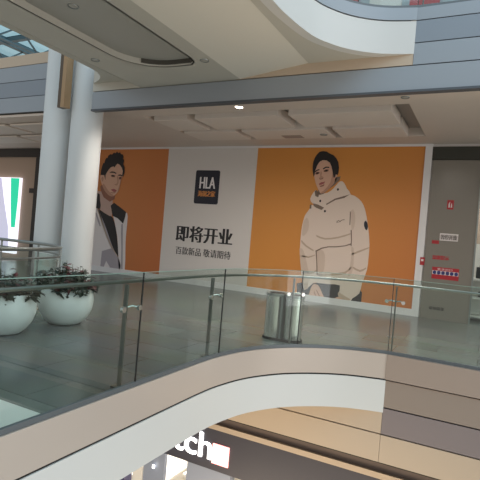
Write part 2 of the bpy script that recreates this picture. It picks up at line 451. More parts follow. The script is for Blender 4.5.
# bridge: slab with a shallow dropped soffit and a long recess
UP_L = [(-7.62, 7.50)] + [(v.x, v.y) for v in catmull([(-7.55, 7.46), (-7.2, 7.25), (-6.98, 6.92), (-6.93, 6.4)], 5)] + [(-6.93, 3.0), (-6.93, -3)]
slab = UP_R + [(-1.21, 7.5)] + UP_L
struct(prism('ceiling_bridge', slab, 4.75, 5.2, 'bridge_paint'))
bm = bmesh.new()
add_prism(bm, UP_R + [(-1.21, 7.5), (-2.86, 7.5), (-2.86, -3)], 4.535, 4.75)
add_prism(bm, UP_L + [(-6.78, -3), (-6.78, 7.5)], 4.535, 4.75)
struct(link_mesh('ceiling_bridge_edges', bm, 'bridge_paint'))
def dropped():
    bm = bmesh.new()
    ya, yb = -3, 7.499
    zt, zb = 4.54, 4.37
    xl0, xl1, xr1, xr0 = -6.78, -6.35, -4.12, -2.86
    # recess outline
    rec = [(-5.70, -3)] + [(-5.70, 5.9)] + [(-5.70 + .75 - .75 * cos(t), 5.9 + .75 * sin(t)) for t in [pi / 2 * k / 8 for k in range(1, 8)]] + [(-4.95, 6.65), (-4.6, 6.65), (-4.5, 6.55), (-4.46, 6.4), (-4.46, -3)]
    # left and right slopes
    def quad(*p): return bm.faces.new([bm.verts.new(q) for q in p])
    quad((xl0, ya, zt), (xl0, yb, zt), (xl1, yb, zb), (xl1, ya, zb))
    quad((xr1, ya, zb), (xr1, yb, zb), (xr0, yb, zt), (xr0, ya, zt)).material_index = 1  # right slope: its brighter look is put into a paler paint
    # flat rim around the recess
    ring = [bm.verts.new((x, y, zb)) for x, y in rec]
    a = bm.verts.new((xl1, ya, zb)); b = bm.verts.new((xl1, yb, zb)); c = bm.verts.new((xr1, yb, zb)); d = bm.verts.new((xr1, ya, zb))
    f = bm.faces.new([a, b, c, d] + ring[::-1])
    f.normal_update()
    bmesh.ops.triangulate(bm, faces=[f], ngon_method='EAR_CLIP')
    # end wall
    quad((xl0, yb, zt), (xl1, yb, zb), (xr1, yb, zb), (xr0, yb, zt))
    return bm, rec
bm, rec = dropped()
struct(link_mesh('ceiling_bridge_soffit', bm, ['bridge_paint', 'bridge_paint_lit']))
struct(ribbon('trim_33', rec, -0.03, 0.0, 4.37, 4.52, 'bridge_paint'))
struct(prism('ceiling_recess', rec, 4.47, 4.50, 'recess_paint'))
struct(ribbon('trim_30', rec[5:-2], 0.0, 0.025, 4.40, 4.468, 'cove_shadow'))  # dark strip painted in for the shadow of the cove

# upper storey shopfronts, glimpsed above the upper glass
struct(box('wall_upper', -7.0, 9, 12.5, 12.7, 5.4, 9.4, 'upper_wall'))
for k, (x0, x1, z0, z1, m_) in enumerate(((-4.4, -3.5, 7.2, 8.3, 'upper_red'), (-3.2, -2.4, 7.0, 8.2, 'hoarding_white'), (-2.2, -1.5, 7.1, 7.8, 'upper_red'))):
    o = box('shop_banner', x0, x1, 12.40, 12.49, z0, z1, m_)
    tag(o, '%s banner on the upper storey wall, seen over the upper glass' % ('red, leftmost', 'white, middle', 'small red, rightmost')[k], 'banner', 'banners on the upper storey')

# ------------------------------------------------------------------ columns
def column(x, y, r, label):
    t = thing('column', label, 'column', (x, y, 0), 'white columns')
    lathe('shaft', [(r, 0.12), (r, 9.5)], 'column_paint', t, x, y, 48)
    lathe('base_ring', [(r + .012, 0), (r + .012, 0.13)], 'steel_brushed', t, x, y, 48)
column(-8.23, 8.0, 0.345, 'white round column on the right, its side against the poster of the man in an open jacket')
column(-9.12, 8.0, 0.345, 'white round column on the left, partly behind its twin')

# ------------------------------------------------------------------ glass balustrade along the deck edge
PATH = EDGE_R + EDGE_RR[1:]
def arc_table(pl):
    s = [0]
    for a, b in zip(pl, pl[1:]): s.append(s[-1] + (Vector(b) - Vector(a)).length)
    return s
def sub_path(pl, s0, s1):
    S = arc_table(pl); out = []
    def at(s):
        for i in range(len(pl) - 1):
            if S[i] <= s <= S[i + 1]:
                t = (s - S[i]) / max(1e-9, S[i + 1] - S[i]); return tuple(Vector(pl[i]).lerp(Vector(pl[i + 1]), t))
        return pl[-1]
    out.append(at(s0)); out += [p for p, s in zip(pl, S) if s0 + .02 < s < s1 - .02]; out.append(at(s1))
    return out
def s_of(pl, pt):
    S = arc_table(pl); best = (9e9, 0)
    for i in range(len(pl) - 1):
        a = Vector(pl[i]); b = Vector(pl[i + 1]); t = max(0, min(1, (Vector(pt) - a).dot(b - a) / (b - a).length_squared))
        d = (a.lerp(b, t) - Vector(pt)).length
        if d < best[0]: best = (d, S[i] + t * (b - a).length)
    return best[1]

def balustrade(path, z, joints, posts, label, hand_z=1.05, top=1.14):
    p0 = path[0]
    t = thing('glass_balustrade', label, 'balustrade', (p0[0], p0[1], z))
    inner = offset2d(path, -0.075)
    ribbon('base_channel', path, -0.018, 0.018, z + 0.002, z + 0.045, 'channel_grey', t)
    for a, b in zip(joints, joints[1:]):
        ribbon('glass_panel', sub_path(path, a + .006, b - .006), -0.006, 0.006, z + 0.03, z + top, 'balustrade_glass', t)
    ribbon('top_edge', path, -0.006, 0.006, z + top, z + top + .006, 'glass_edge', t)
    # dark edge seal in each joint
    for j in joints[1:-1]:
        q = sub_path(path, j - .005, j + .005)
        ribbon('joint_seal', [q[0], q[-1]], -0.007, 0.007, z + 0.03, z + top, 'black_plastic', t, False)
    tube('handrail', [(x, y, z + hand_z) for x, y in inner], 0.019, 'rail_metal', t, 12)
    for s in posts:
        q = sub_path(path, s - .02, s + .02)
        a = Vector(q[0]); b = Vector(q[-1]); d = (b - a).normalized(); n = Vector((d.y, -d.x)); c = (a + b) / 2 - n * 0.085
        bm = bmesh.new(); add_box(bm, -.024, .024, -.008, .008, 0, hand_z - .03, .003)
        for sgn in (0,):
            add_box(bm, -.07, .07, -.045, .045, 0, .012)
        rot = Matrix.Translation((c.x, c.y, z)) @ Matrix(((d.x, n.x, 0, 0), (d.y, n.y, 0, 0), (0, 0, 1, 0), (0, 0, 0, 1)))
        # the flat of the post stands square to the glass
        rot2 = rot @ Matrix.Rotation(pi / 2, 4, 'Z')
        bm.transform(rot2)
        po = link_mesh('post', bm, 'post_metal', t)
        for h in (0.79,):
            for sg in (-1, 1):
                bm = bmesh.new()
                add_tube(bm, [(0, 0, h), (sg * .07, .03, h + .015), (sg * .12, .075, h)], .011, 8)
                add_tube(bm, [(sg * .12, .062, h), (sg * .12, .095, h)], .028, 14)
                bm.transform(rot)
                link_mesh('glass_clamp', bm, 'steel', po, True)
    return t
SJ = [s_of(PATH, p) for p in ((-3.03, -1.2), (-3.03, 0.5), (-3.03, 2.17), (-3.03, 3.86), (-3.0, 5.5), (-2.42, 6.85), (-1.21, 7.53), (0.45, 7.55), (2.1, 7.55), (3.8, 7.55))]
SP = [s_of(PATH, p) for p in ((-3.03, 0.4), (-3.03, 2.05), (-3.03, 3.72), (-3.0, 5.36), (-2.48, 6.78), (-1.17, 7.53), (0.5, 7.55), (2.2, 7.55))]
balustrade(PATH, 0.012, SJ, SP, 'long curved glass balustrade with steel handrail along the edge of this storey')
UPATH = UP_R + EDGE_RR[1:]
UJ = [s_of(UPATH, p) for p in ((-2.62, -1), (-2.62, 2), (-2.62, 4.2), (-2.6, 5.7), (-2.02, 7.17), (-1.21, 7.53), (0.45, 7.55), (3.8, 7.55))]
balustrade(UPATH, 5.22, UJ, [s_of(UPATH, p) for p in ((-2.6, 5.6), (-1.15, 7.53), (0.5, 7.55))], 'glass balustrade of the upper storey above the curved white band')

# rail round the left void
LPATH = EDGE_L[::-1]
bm_path = offset2d(LPATH, -0.05)
lp = [p for p in offset2d(LPATH, -0.06) if p[1] > 2.0 or p[0] < -7]
t = thing('void_railing', 'steel railing with two rails and green-tinged glass behind the white pots', 'railing', (lp[0][0], lp[0][1], 0))
tube('handrail', [(x, y, 1.06) for x, y in lp], 0.035, 'steel_dull', t)
tube('mid_rail', [(x, y, 0.90) for x, y in lp], 0.018, 'steel_dull', t)
LS = arc_table(lp); s = 0.15
glp = []
while s < LS[-1] - .1:
    q = sub_path(lp, s - .02, s + .02); c = (Vector(q[0]) + Vector(q[-1])) / 2
    tube('post', [(c.x, c.y, 0), (c.x, c.y, 1.04)], 0.022, 'steel_dull', t, 8)
    nx = min(s + 1.25, LS[-1] - .05)
    if nx - s > .3: ribbon('glass_panel', sub_path(lp, s + .05, nx - .05), -.006, .006, .08, .86, 'balustrade_glass', t)
    s += 1.25

# ------------------------------------------------------------------ hoarding: two posters and the white panel
PB = [(-9.206,0.261),(-9.178,4.175),(-6.054,4.165),(-5.965,0.103),(-1.527,4.128),(-1.525,0.032)]
XA, XB, XC = PB[1][0], PB[2][0], PB[4][0]
ZT, ZB = 4.155, 0.17
struct(box('trim_34', -12.45, -1.36, 12.42, 12.5, ZT + .001, 4.215, 'hoarding_frame'))
struct(box('trim_35', -12.45, -1.36, 12.41, 12.5, 0.0, ZB - .001, 'hoarding_frame'))
struct(box('trim_36', XC + .001, -1.36, 12.41, 12.5, ZB, ZT, 'hoarding_frame'))
struct(box('trim_37', -12.45, -12.301, 12.41, 12.5, ZB, ZT, 'hoarding_frame'))

pl = thing('poster', 'orange poster left of the white panel, man in open pale jacket', 'poster', (-10.7, 12.45, ZB), 'orange posters')
box('sheet', -12.3, XA, WALL, 12.499, ZB, ZT, 'poster_rust', pl)
pr_ = thing('poster', 'orange poster right of the white panel, man in cream hooded puffer coat', 'poster', (-3.8, 12.45, ZB), 'orange posters')
box('sheet', XB, XC, WALL, 12.499, ZB, ZT, 'poster_orange', pr_)
pw = thing('poster', 'white panel between the orange posters with black badge and Chinese text', 'poster', (-7.6, 12.45, ZB))
box('sheet', XA, XB, WALL, 12.499, ZB, ZT, 'hoarding_white', pw)

# white panel lettering
BD = [(-8.119,3.489),(-7.267,3.499),(-7.216,2.487),(-8.067,2.457)]
bx0 = (BD[0][0] + BD[3][0]) / 2; bx1 = (BD[1][0] + BD[2][0]) / 2; bz0 = (BD[2][1] + BD[3][1]) / 2; bz1 = (BD[0][1] + BD[1][1]) / 2
def round_rect(x0, x1, z0, z1, r, n=5):
    out = []
    for cx, cz, a in ((x1 - r, z1 - r, 0), (x0 + r, z1 - r, 90), (x0 + r, z0 + r, 180), (x1 - r, z0 + r, 270)):
        for k in range(n + 1):
            t_ = radians(a + 90 * k / n); out.append((cx + r * cos(t_), cz + r * sin(t_)))
    return out
bd = shape('badge', [round_rect(bx0, bx1, bz0, bz1, .06)], 1, 'badge_black', pw)
T = [(-7.941,3.267),(-7.908,2.937),(-7.334,3.328),(-7.296,2.930)]
text('badge_letters', 'HLA', bx0 + .2 * (bx1 - bx0), bx1 - .17 * (bx1 - bx0), bz0 + .46 * (bz1 - bz0), bz0 + .80 * (bz1 - bz0), WALL - .004, 'badge_white', bd, .012)
text('badge_caption', '海澜之家', bx0 + .17 * (bx1 - bx0), bx1 - .15 * (bx1 - bx0), bz0 + .22 * (bz1 - bz0), bz0 + .39 * (bz1 - bz0), WALL - .004, 'badge_orange', bd, .02)
H1 = [(-8.631,1.771),(-8.582,1.283),(-6.661,1.779),(-6.614,1.288)]
text('headline', '即将开业', H1[0][0], H1[2][0], (H1[1][1] + H1[3][1]) / 2, (H1[0][1] + H1[2][1]) / 2, WALL - .001, 'text_black', pw, .022)
H2 = [(-8.606,1.112),(-8.582,0.868),(-6.661,1.117),(-6.639,0.880)]
text('subline', '百款新品 敬请期待', H2[0][0], H2[2][0], (H2[1][1] + H2[3][1]) / 2, (H2[0][1] + H2[2][1]) / 2, WALL - .001, 'text_black', pw, .004)

# printed man, left poster
A1 = lambda name, polys, layer, m, sm=3: shape(name, polys, layer, m, pl, smooth=sm)
A1('printed_jacket', [[(-12.053,2.150),(-11.880,2.049),(-11.696,1.683),(-11.402,1.160),(-11.084,0.737),(-10.886,0.547),(-10.800,0.023),(-12.084,-0.119),(-12.095,0.432),(-12.100,0.922),(-12.133,1.533),(-12.115,1.963)], [(-11.266,1.937),(-11.008,1.844),(-10.802,1.696),(-10.710,2.050),(-10.629,1.925),(-10.632,1.454),(-10.627,1.043),(-10.567,0.049),(-10.800,0.023),(-10.899,0.665),(-11.007,1.250),(-11.183,1.744)]], 1, 'jacket_pale', 2)
A1('printed_shirt', [[(-11.920,2.120),(-11.649,1.988),(-11.324,1.897),(-11.180,1.714),(-11.014,1.249),(-10.892,0.606),(-10.989,0.645),(-11.206,0.936),(-11.495,1.442),(-11.744,1.831)]], 2, 'cloth_dark', 2)
A1('printed_knit', [[(-11.955,2.594),(-11.768,2.346),(-11.456,2.251),(-11.363,2.411),(-11.316,2.186),(-11.325,1.909),(-11.501,1.936),(-11.734,2.032),(-11.873,2.134),(-11.944,2.338)]], 3, 'knit_pink', 2)
A1('printed_collar', [[(-12.044,2.664),(-11.926,2.619),(-11.886,2.402),(-11.838,2.252),(-11.855,2.111),(-12.052,2.138),(-12.064,2.394)], [(-11.393,2.254),(-11.256,2.356),(-11.035,2.247),(-10.712,2.073),(-10.727,1.919),(-10.792,1.679),(-11.039,1.842),(-11.279,1.912)]], 4, 'cloth_dark', 1)
A1('printed_jacket_shade', [[(-11.621,0.689),(-11.361,0.773),(-11.209,0.816),(-11.026,0.701),(-10.883,0.518),(-10.801,0.035),(-11.121,-0.000),(-11.238,0.214),(-11.397,0.378),(-11.472,0.190),(-11.573,-0.050),(-11.637,-0.057),(-11.633,0.355)], [(-10.865,1.645),(-10.807,1.678),(-10.770,1.326),(-10.728,0.858),(-10.651,0.052),(-10.711,0.045),(-10.781,0.853),(-10.846,1.321)], [(-12.050,1.967),(-12.001,1.969),(-11.843,1.704),(-11.760,1.527),(-11.807,1.524),(-11.923,1.699)]], 3, 'jacket_grey', 1)
A1('printed_zip', pline([(-11.983,2.105),(-11.728,1.681),(-11.455,1.216),(-11.162,0.820),(-10.920,0.574)], .03), 4, 'coat_fold', 0)
A1('printed_knit', [[(-12.035,2.732),(-11.328,2.664),(-11.327,2.365),(-11.315,1.886),(-11.767,2.043),(-12.026,2.200)]], 2, 'knit_pink', 0)
A1('printed_neck', [[(-11.878,2.935),(-11.694,2.887),(-11.390,2.648),(-11.250,2.625),(-11.253,2.477),(-11.454,2.381),(-11.750,2.529),(-11.886,2.738),(-11.929,2.880)]], 3, 'skin_dark', 1)
A1('printed_zip_gap', [[(-12.002,2.128),(-11.900,2.084),(-11.709,1.803),(-11.462,1.426),(-11.174,0.926),(-10.906,0.593),(-10.846,0.314),(-10.962,0.540),(-11.209,0.816),(-11.486,1.202),(-11.759,1.667)]], 1, 'jacket_grey', 1)
A1('printed_ear', [[(-11.940,3.113),(-11.975,3.219),(-11.912,3.289),(-11.756,3.284),(-11.717,3.100),(-11.747,2.939),(-11.851,2.939)]], 4, 'skin', 2)
A1('printed_ear_hollow', [[(-11.911,3.149),(-11.881,3.221),(-11.812,3.197),(-11.818,3.080),(-11.864,3.061)]], 5, 'skin_mid', 2)
A1('printed_face', [[(-11.768,3.134),(-11.740,3.313),(-11.628,3.485),(-11.498,3.571),(-11.354,3.601),(-11.216,3.679),(-11.062,3.589),(-10.968,3.465),(-10.960,3.308),(-11.011,3.192),(-11.035,3.080),(-11.054,3.002),(-11.072,2.834),(-11.133,2.720),(-11.224,2.633),(-11.335,2.565),(-11.467,2.589),(-11.646,2.692),(-11.773,2.831),(-11.831,2.936),(-11.781,2.991)]], 5, 'skin', 2)
A1('printed_face_shade', [[(-11.781,2.991),(-11.696,2.904),(-11.581,2.783),(-11.410,2.661),(-11.304,2.616),(-11.335,2.565),(-11.476,2.581),(-11.655,2.692),(-11.772,2.820),(-11.830,2.926)], [(-11.202,3.286),(-11.158,3.217),(-11.130,3.035),(-11.184,2.943),(-11.266,2.948),(-11.306,2.982),(-11.208,2.998),(-11.180,3.076),(-11.211,3.198)], [(-11.053,3.167),(-11.019,3.178),(-11.034,3.073),(-11.058,2.957),(-11.072,2.834),(-11.134,2.727),(-11.118,2.833),(-11.078,2.974)]], 6, 'skin_mid', 2)
A1('printed_face_shade', [[(-11.130,3.211),(-11.017,3.248),(-11.017,3.164),(-11.086,3.134),(-11.124,3.155)], [(-11.502,3.260),(-11.441,3.296),(-11.301,3.278),(-11.313,3.214),(-11.433,3.219)], [(-11.461,2.709),(-11.340,2.692),(-11.223,2.710),(-11.256,2.681),(-11.370,2.670)]], 6, 'skin_dark', 1)
A1('printed_brows', [[(-11.567,3.351),(-11.481,3.409),(-11.370,3.403),(-11.256,3.363),(-11.261,3.328),(-11.374,3.361),(-11.476,3.363)], [(-11.166,3.294),(-11.087,3.316),(-10.994,3.283),(-10.999,3.248),(-11.083,3.274),(-11.154,3.259)], [(-11.483,3.257),(-11.404,3.293),(-11.309,3.263),(-11.379,3.230)], [(-11.128,3.190),(-11.077,3.215),(-11.025,3.195),(-11.071,3.166)]], 7, 'hair', 1)
A1('printed_lips', [[(-11.434,2.795),(-11.335,2.819),(-11.242,2.801),(-11.183,2.767),(-11.242,2.716),(-11.344,2.734)]], 7, 'lips', 2)
A1('printed_hair', [[(-11.954,3.281),(-11.944,3.453),(-11.904,3.611),(-11.866,3.697),(-11.827,3.683),(-11.793,3.804),(-11.744,3.875),(-11.705,3.854),(-11.677,3.939),(-11.580,3.996),(-11.513,3.975),(-11.438,4.045),(-11.353,4.023),(-11.304,4.080),(-11.235,4.023),(-11.166,4.058),(-11.123,3.995),(-11.040,3.980),(-10.995,3.890),(-11.028,3.862),(-10.965,3.778),(-10.989,3.667),(-10.914,3.549),(-10.906,3.389),(-10.944,3.235),(-10.994,3.283),(-10.981,3.423),(-11.039,3.541),(-11.130,3.631),(-11.234,3.672),(-11.301,3.622),(-11.357,3.544),(-11.407,3.579),(-11.514,3.550),(-11.607,3.464),(-11.680,3.364),(-11.727,3.277),(-11.718,3.107),(-11.783,3.276)]], 8, 'hair', 0)

# printed man, right poster
B1 = lambda name, polys, layer, m, sm=3: shape(name, polys, layer, m, pr_, smooth=sm)
B1('printed_trousers', [[(-4.546,0.437),(-4.312,0.510),(-4.074,0.494),(-3.756,0.567),(-3.349,0.559),(-3.037,0.510),(-2.843,0.513),(-2.762,0.415),(-2.759,0.180),(-2.753,0.017),(-3.039,0.033),(-3.393,0.040),(-3.662,0.020),(-4.079,0.020),(-4.413,0.034),(-4.512,0.167)]], 1, 'trouser_dark', 1)
B1('printed_coat', [[(-4.309,2.595),(-4.381,2.447),(-4.473,2.305),(-4.521,2.084),(-4.540,1.877),(-4.538,1.421),(-4.483,1.083),(-4.437,0.724),(-4.363,0.436),(-4.292,0.286),(-4.075,0.503),(-3.937,0.519),(-3.661,0.521),(-3.347,0.528),(-3.360,0.272),(-3.184,0.187),(-3.079,0.092),(-2.991,0.234),(-2.828,0.385),(-2.782,0.649),(-2.685,1.003),(-2.672,1.346),(-2.678,1.666),(-2.742,2.067),(-2.822,2.405),(-2.911,2.650),(-3.054,2.816),(-3.289,2.920),(-3.594,2.848),(-3.945,2.701),(-4.168,2.601)]], 2, 'coat_cream', 2)
B1('printed_hood', [[(-4.362,2.765),(-4.332,2.857),(-4.258,2.977),(-4.203,2.996),(-4.112,2.909),(-3.893,2.944),(-3.739,3.064),(-3.618,3.227),(-3.522,3.255),(-3.444,3.178),(-3.381,3.066),(-3.273,2.930),(-3.448,2.810),(-3.674,2.739),(-3.887,2.570),(-4.055,2.481),(-4.224,2.599),(-4.336,2.684)]], 3, 'coat_cream', 2)
B1('printed_hood_shade', [[(-4.266,2.642),(-4.122,2.612),(-3.954,2.540),(-4.017,2.474),(-4.161,2.521),(-4.250,2.571)], [(-3.289,2.920),(-3.431,2.819),(-3.658,2.757),(-3.891,2.614),(-3.912,2.640),(-3.679,2.792),(-3.435,2.871)], [(-4.258,2.977),(-4.204,3.005),(-4.121,2.909),(-4.140,2.810),(-4.227,2.842)], [(-4.356,2.593),(-4.311,2.618),(-4.309,2.495),(-4.357,2.493)]], 4, 'coat_seam', 1)
B1('printed_seam', [[(-4.096,1.373),(-3.928,1.469),(-3.749,1.520),(-3.524,1.539),(-3.306,1.583),(-3.153,1.648),(-3.141,1.615),(-3.303,1.557),(-3.522,1.512),(-3.747,1.493),(-3.916,1.438),(-4.075,1.339)], [(-4.085,1.347),(-4.052,1.350),(-4.015,1.084),(-3.974,0.730),(-4.002,0.727),(-4.042,1.082)], [(-3.192,1.993),(-3.161,1.995),(-3.134,1.737),(-3.130,1.581),(-3.156,1.579),(-3.160,1.735)], [(-3.250,2.469),(-3.224,2.470),(-3.212,2.123),(-3.233,2.121)]], 3, 'coat_seam', 0)
B1('printed_fold', [[(-4.453,1.223),(-4.279,1.203),(-4.096,1.265),(-4.103,1.238),(-4.275,1.158),(-4.450,1.187)], [(-3.105,1.392),(-2.947,1.471),(-2.700,1.583),(-2.698,1.549),(-2.934,1.425),(-3.092,1.350)], [(-4.097,1.796),(-3.859,1.733),(-3.502,1.796),(-3.201,1.906),(-3.198,1.871),(-3.498,1.752),(-3.855,1.689),(-4.093,1.751)], [(-3.958,0.754),(-3.596,0.816),(-3.246,0.899),(-3.105,1.045),(-3.101,1.002),(-3.241,0.838),(-3.591,0.755),(-3.954,0.710)], [(-4.397,0.819),(-4.193,0.773),(-4.023,0.859),(-4.019,0.815),(-4.189,0.724),(-4.393,0.774)], [(-3.040,1.051),(-2.862,0.984),(-2.720,1.063),(-2.720,1.020),(-2.858,0.933),(-3.036,1.000)], [(-4.508,1.629),(-4.353,1.496),(-4.155,1.395),(-4.161,1.358),(-4.378,1.457),(-4.513,1.573)]], 3, 'coat_fold', 2)
B1('printed_coat_shade', [[(-4.546,1.397),(-4.468,1.395),(-4.377,1.230),(-4.260,0.879),(-4.175,0.572),(-4.304,0.421),(-4.374,0.458),(-4.441,0.769),(-4.511,1.126)], [(-4.048,1.351),(-3.923,1.415),(-3.820,1.282),(-3.807,0.927),(-3.867,0.778),(-3.965,0.731)], [(-3.137,1.563),(-3.073,1.525),(-3.039,1.138),(-3.069,0.875),(-3.156,0.778),(-3.140,0.997),(-3.116,1.217)], [(-4.496,2.131),(-4.420,2.249),(-4.344,2.140),(-4.343,1.914),(-4.425,1.772),(-4.511,1.765)], [(-3.233,2.470),(-3.169,2.538),(-3.100,2.347),(-3.104,2.086),(-3.166,1.995)]], 3, 'coat_shadow', 2)
B1('printed_buttons', [[(c[0] + .028 * cos(k * pi / 5), c[1] + .034 * sin(k * pi / 5)) for k in range(10)] for c in [(-3.619,3.037),(-4.076,2.713),(-3.922,2.447)]], 5, 'hair', 0)
B1('printed_sleeve_patch', [[(-2.822,2.259),(-2.780,2.210),(-2.754,2.109),(-2.772,2.022),(-2.806,2.029),(-2.853,2.120),(-2.857,2.223)]], 4, 'badge_black', 2)
B1('printed_script', pline([(-3.581,2.187),(-3.530,2.221),(-3.493,2.201),(-3.434,2.240),(-3.373,2.252)], .018) + pline([(-3.588,2.160),(-3.470,2.194)], .012), 4, 'coat_seam', 0)
B1('printed_hand', [[(-4.163,0.009),(-4.182,0.119),(-4.156,0.249),(-4.121,0.389),(-4.063,0.473),(-3.941,0.465),(-3.868,0.375),(-3.792,0.238),(-3.718,0.128),(-3.665,0.046),(-3.726,0.020),(-3.818,0.123),(-3.851,0.074),(-3.835,0.005),(-4.030,-0.004)], [(-3.554,0.026),(-3.507,0.112),(-3.450,0.181),(-3.338,0.231),(-3.227,0.168),(-3.123,0.086),(-3.101,0.037),(-3.392,0.022)]], 4, 'skin', 2)
B1('printed_fingers', pline([(-3.966,0.327),(-3.879,0.182),(-3.849,0.052)], .02) + pline([(-4.027,0.275),(-3.969,0.148),(-3.948,0.016)], .018) + pline([(-3.316,0.182),(-3.238,0.092)], .018), 5, 'skin_dark', 0)
B1('printed_cuff', [[(-3.390,0.312),(-3.367,0.351),(-3.191,0.268),(-3.046,0.210),(-3.079,0.092),(-3.200,0.171),(-3.355,0.220)], [(-4.345,0.452),(-4.282,0.487),(-4.224,0.476),(-4.220,0.331),(-4.310,0.275)]], 4, 'coat_fold', 0)
B1('printed_hood_lining', [[(-3.703,3.358),(-3.574,3.388),(-3.598,3.278),(-3.727,3.150),(-3.887,3.021),(-4.006,2.905),(-4.105,2.874),(-4.174,2.928),(-4.158,3.012),(-3.970,2.990),(-3.811,3.134)]], 4, 'coat_seam', 1)
B1('printed_ear', [[(-3.737,3.385),(-3.709,3.452),(-3.671,3.409),(-3.674,3.317),(-3.707,3.242),(-3.743,3.261)]], 4, 'skin', 1)
B1('printed_face', [[(-4.311,3.417),(-4.294,3.559),(-4.248,3.700),(-4.191,3.785),(-4.109,3.839),(-3.993,3.839),(-3.878,3.767),(-3.815,3.634),(-3.755,3.468),(-3.726,3.330),(-3.729,3.233),(-3.778,3.149),(-3.861,3.049),(-3.951,2.969),(-4.045,2.915),(-4.105,2.941),(-4.173,3.046),(-4.244,3.185),(-4.284,3.305)]], 5, 'skin', 2)
B1('printed_face_shade', [[(-3.794,3.523),(-3.747,3.441),(-3.726,3.325),(-3.729,3.231),(-3.778,3.146),(-3.861,3.049),(-3.951,2.969),(-4.045,2.915),(-4.087,2.936),(-4.011,2.989),(-3.916,3.092),(-3.841,3.217),(-3.814,3.356)], [(-4.122,3.530),(-4.093,3.463),(-4.104,3.390),(-4.037,3.352),(-4.045,3.313),(-4.098,3.317),(-4.142,3.294),(-4.167,3.316),(-4.136,3.361),(-4.140,3.462)]], 6, 'skin_mid', 1)
B1('printed_face_shade', [[(-4.150,3.322),(-4.114,3.306),(-4.047,3.335),(-4.050,3.307),(-4.106,3.286),(-4.148,3.294)], [(-4.132,3.114),(-4.036,3.145),(-3.998,3.174),(-4.010,3.118),(-4.095,3.087)], [(-4.280,3.460),(-4.233,3.495),(-4.159,3.490),(-4.167,3.445),(-4.224,3.422),(-4.270,3.421)], [(-4.053,3.531),(-3.992,3.565),(-3.912,3.560),(-3.924,3.510),(-3.992,3.493),(-4.044,3.497)]], 6, 'skin_dark', 1)
B1('printed_brows', [[(-4.290,3.505),(-4.247,3.551),(-4.172,3.569),(-4.170,3.541),(-4.232,3.520),(-4.275,3.477)], [(-4.081,3.587),(-3.999,3.638),(-3.912,3.633),(-3.898,3.600),(-3.984,3.607),(-4.061,3.559)], [(-4.267,3.449),(-4.223,3.481),(-4.164,3.473),(-4.213,3.436)], [(-4.040,3.514),(-3.991,3.551),(-3.922,3.549),(-3.970,3.507)]], 7, 'hair', 1)
B1('printed_lips', [[(-4.154,3.170),(-4.095,3.216),(-4.048,3.220),(-3.981,3.241),(-4.011,3.185),(-4.083,3.149),(-4.134,3.137)]], 7, 'lips', 1)
B1('printed_hair', [[(-4.318,3.358),(-4.355,3.516),(-4.367,3.643),(-4.360,3.770),(-4.323,3.883),(-4.277,3.962),(-4.208,4.035),(-4.116,4.052),(-4.011,4.040),(-3.914,3.984),(-3.820,3.945),(-3.733,3.861),(-3.668,3.759),(-3.638,3.608),(-3.643,3.475),(-3.666,3.414),(-3.708,3.441),(-3.724,3.369),(-3.755,3.335),(-3.779,3.412),(-3.806,3.523),(-3.845,3.647),(-3.899,3.744),(-3.996,3.805),(-4.101,3.811),(-4.179,3.771),(-4.240,3.675),(-4.281,3.539),(-4.294,3.418)]], 8, 'hair', 1)

# ------------------------------------------------------------------ right: grey door panel with notices
pnl = thing('door_panel', 'grey glossy door panel under a dark header, right of the posters', 'door', (-0.9, 12.47, 0))
box('leaf', -1.34, -0.27, 12.44, 12.499, 0.0, 3.82, 'door_panel', pnl)
box('header', -1.36, 9.0, 12.42, 12.499, 3.83, 4.14, 'header_dark', pnl)
box('frame', -0.27, -0.235, 12.42, 12.499, 0.0, 3.82, 'steel_dull', pnl)
def sticker(nm, px, label, m, cat='sticker'):
    tl, tr, bl, br = px
    x0_, x1_ = (tl[0] + bl[0]) / 2, (tr[0] + br[0]) / 2; z0_, z1_ = (bl[1] + br[1]) / 2, (tl[1] + tr[1]) / 2
    t_ = thing(nm, label, cat, ((x0_ + x1_) / 2, 12.43, z0_))
    box('backing', x0_, x1_, 12.434, 12.4395, z0_, z1_, m, t_)
    return t_, x0_, x1_, z0_, z1_
s_, a, b, c, d = sticker('fire_sign', [(-0.937,2.872),(-0.793,2.859),(-0.932,2.652),(-0.788,2.636)], 'small square red fire sign high on the grey door panel', 'sticker_red', 'sign')
shape('flame_symbol', [[(a + .22 * (b - a), c + .2 * (d - c)), (a + .42 * (b - a), c + .2 * (d - c)), (a + .42 * (b - a), c + .85 * (d - c)), (a + .22 * (b - a), c + .6 * (d - c))], [(a + .55 * (b - a), c + .2 * (d - c)), (a + .8 * (b - a), c + .2 * (d - c)), (a + .75 * (b - a), c + .55 * (d - c)), (a + .66 * (b - a), c + .7 * (d - c)), (a + .6 * (b - a), c + .5 * (d - c))]], 1, 'sticker_white', s_, y=12.4345)
s_, a, b, c, d = sticker('notice', [(-1.037,2.060),(-0.635,2.072),(-1.033,1.892),(-0.630,1.893)], 'white notice with grey outlined characters on the grey door panel', 'sticker_white', 'notice')
text('notice_text', '暂停开放', a + .06 * (b - a), b - .06 * (b - a), c + .15 * (d - c), d - .15 * (d - c), 12.4335, 'sticker_grey', s_, .01)
s_, a, b, c, d = sticker('label_strip', [(-1.202,1.886),(-1.042,1.888),(-1.202,1.805),(-1.042,1.804)], 'tiny dark red strip below the white notice', 'sticker_red', 'sticker')
s_, a, b, c, d = sticker('door_notice', [(-1.146,1.242),(-0.551,1.260),(-1.140,0.964),(-0.544,0.975)], 'red notice with white band and blue icons low on the grey door panel', 'sticker_red', 'notice')
box('white_band', a + .01, b - .01, 12.4315, 12.4337, c + .38 * (d - c), c + .70 * (d - c), 'sticker_white', s_)
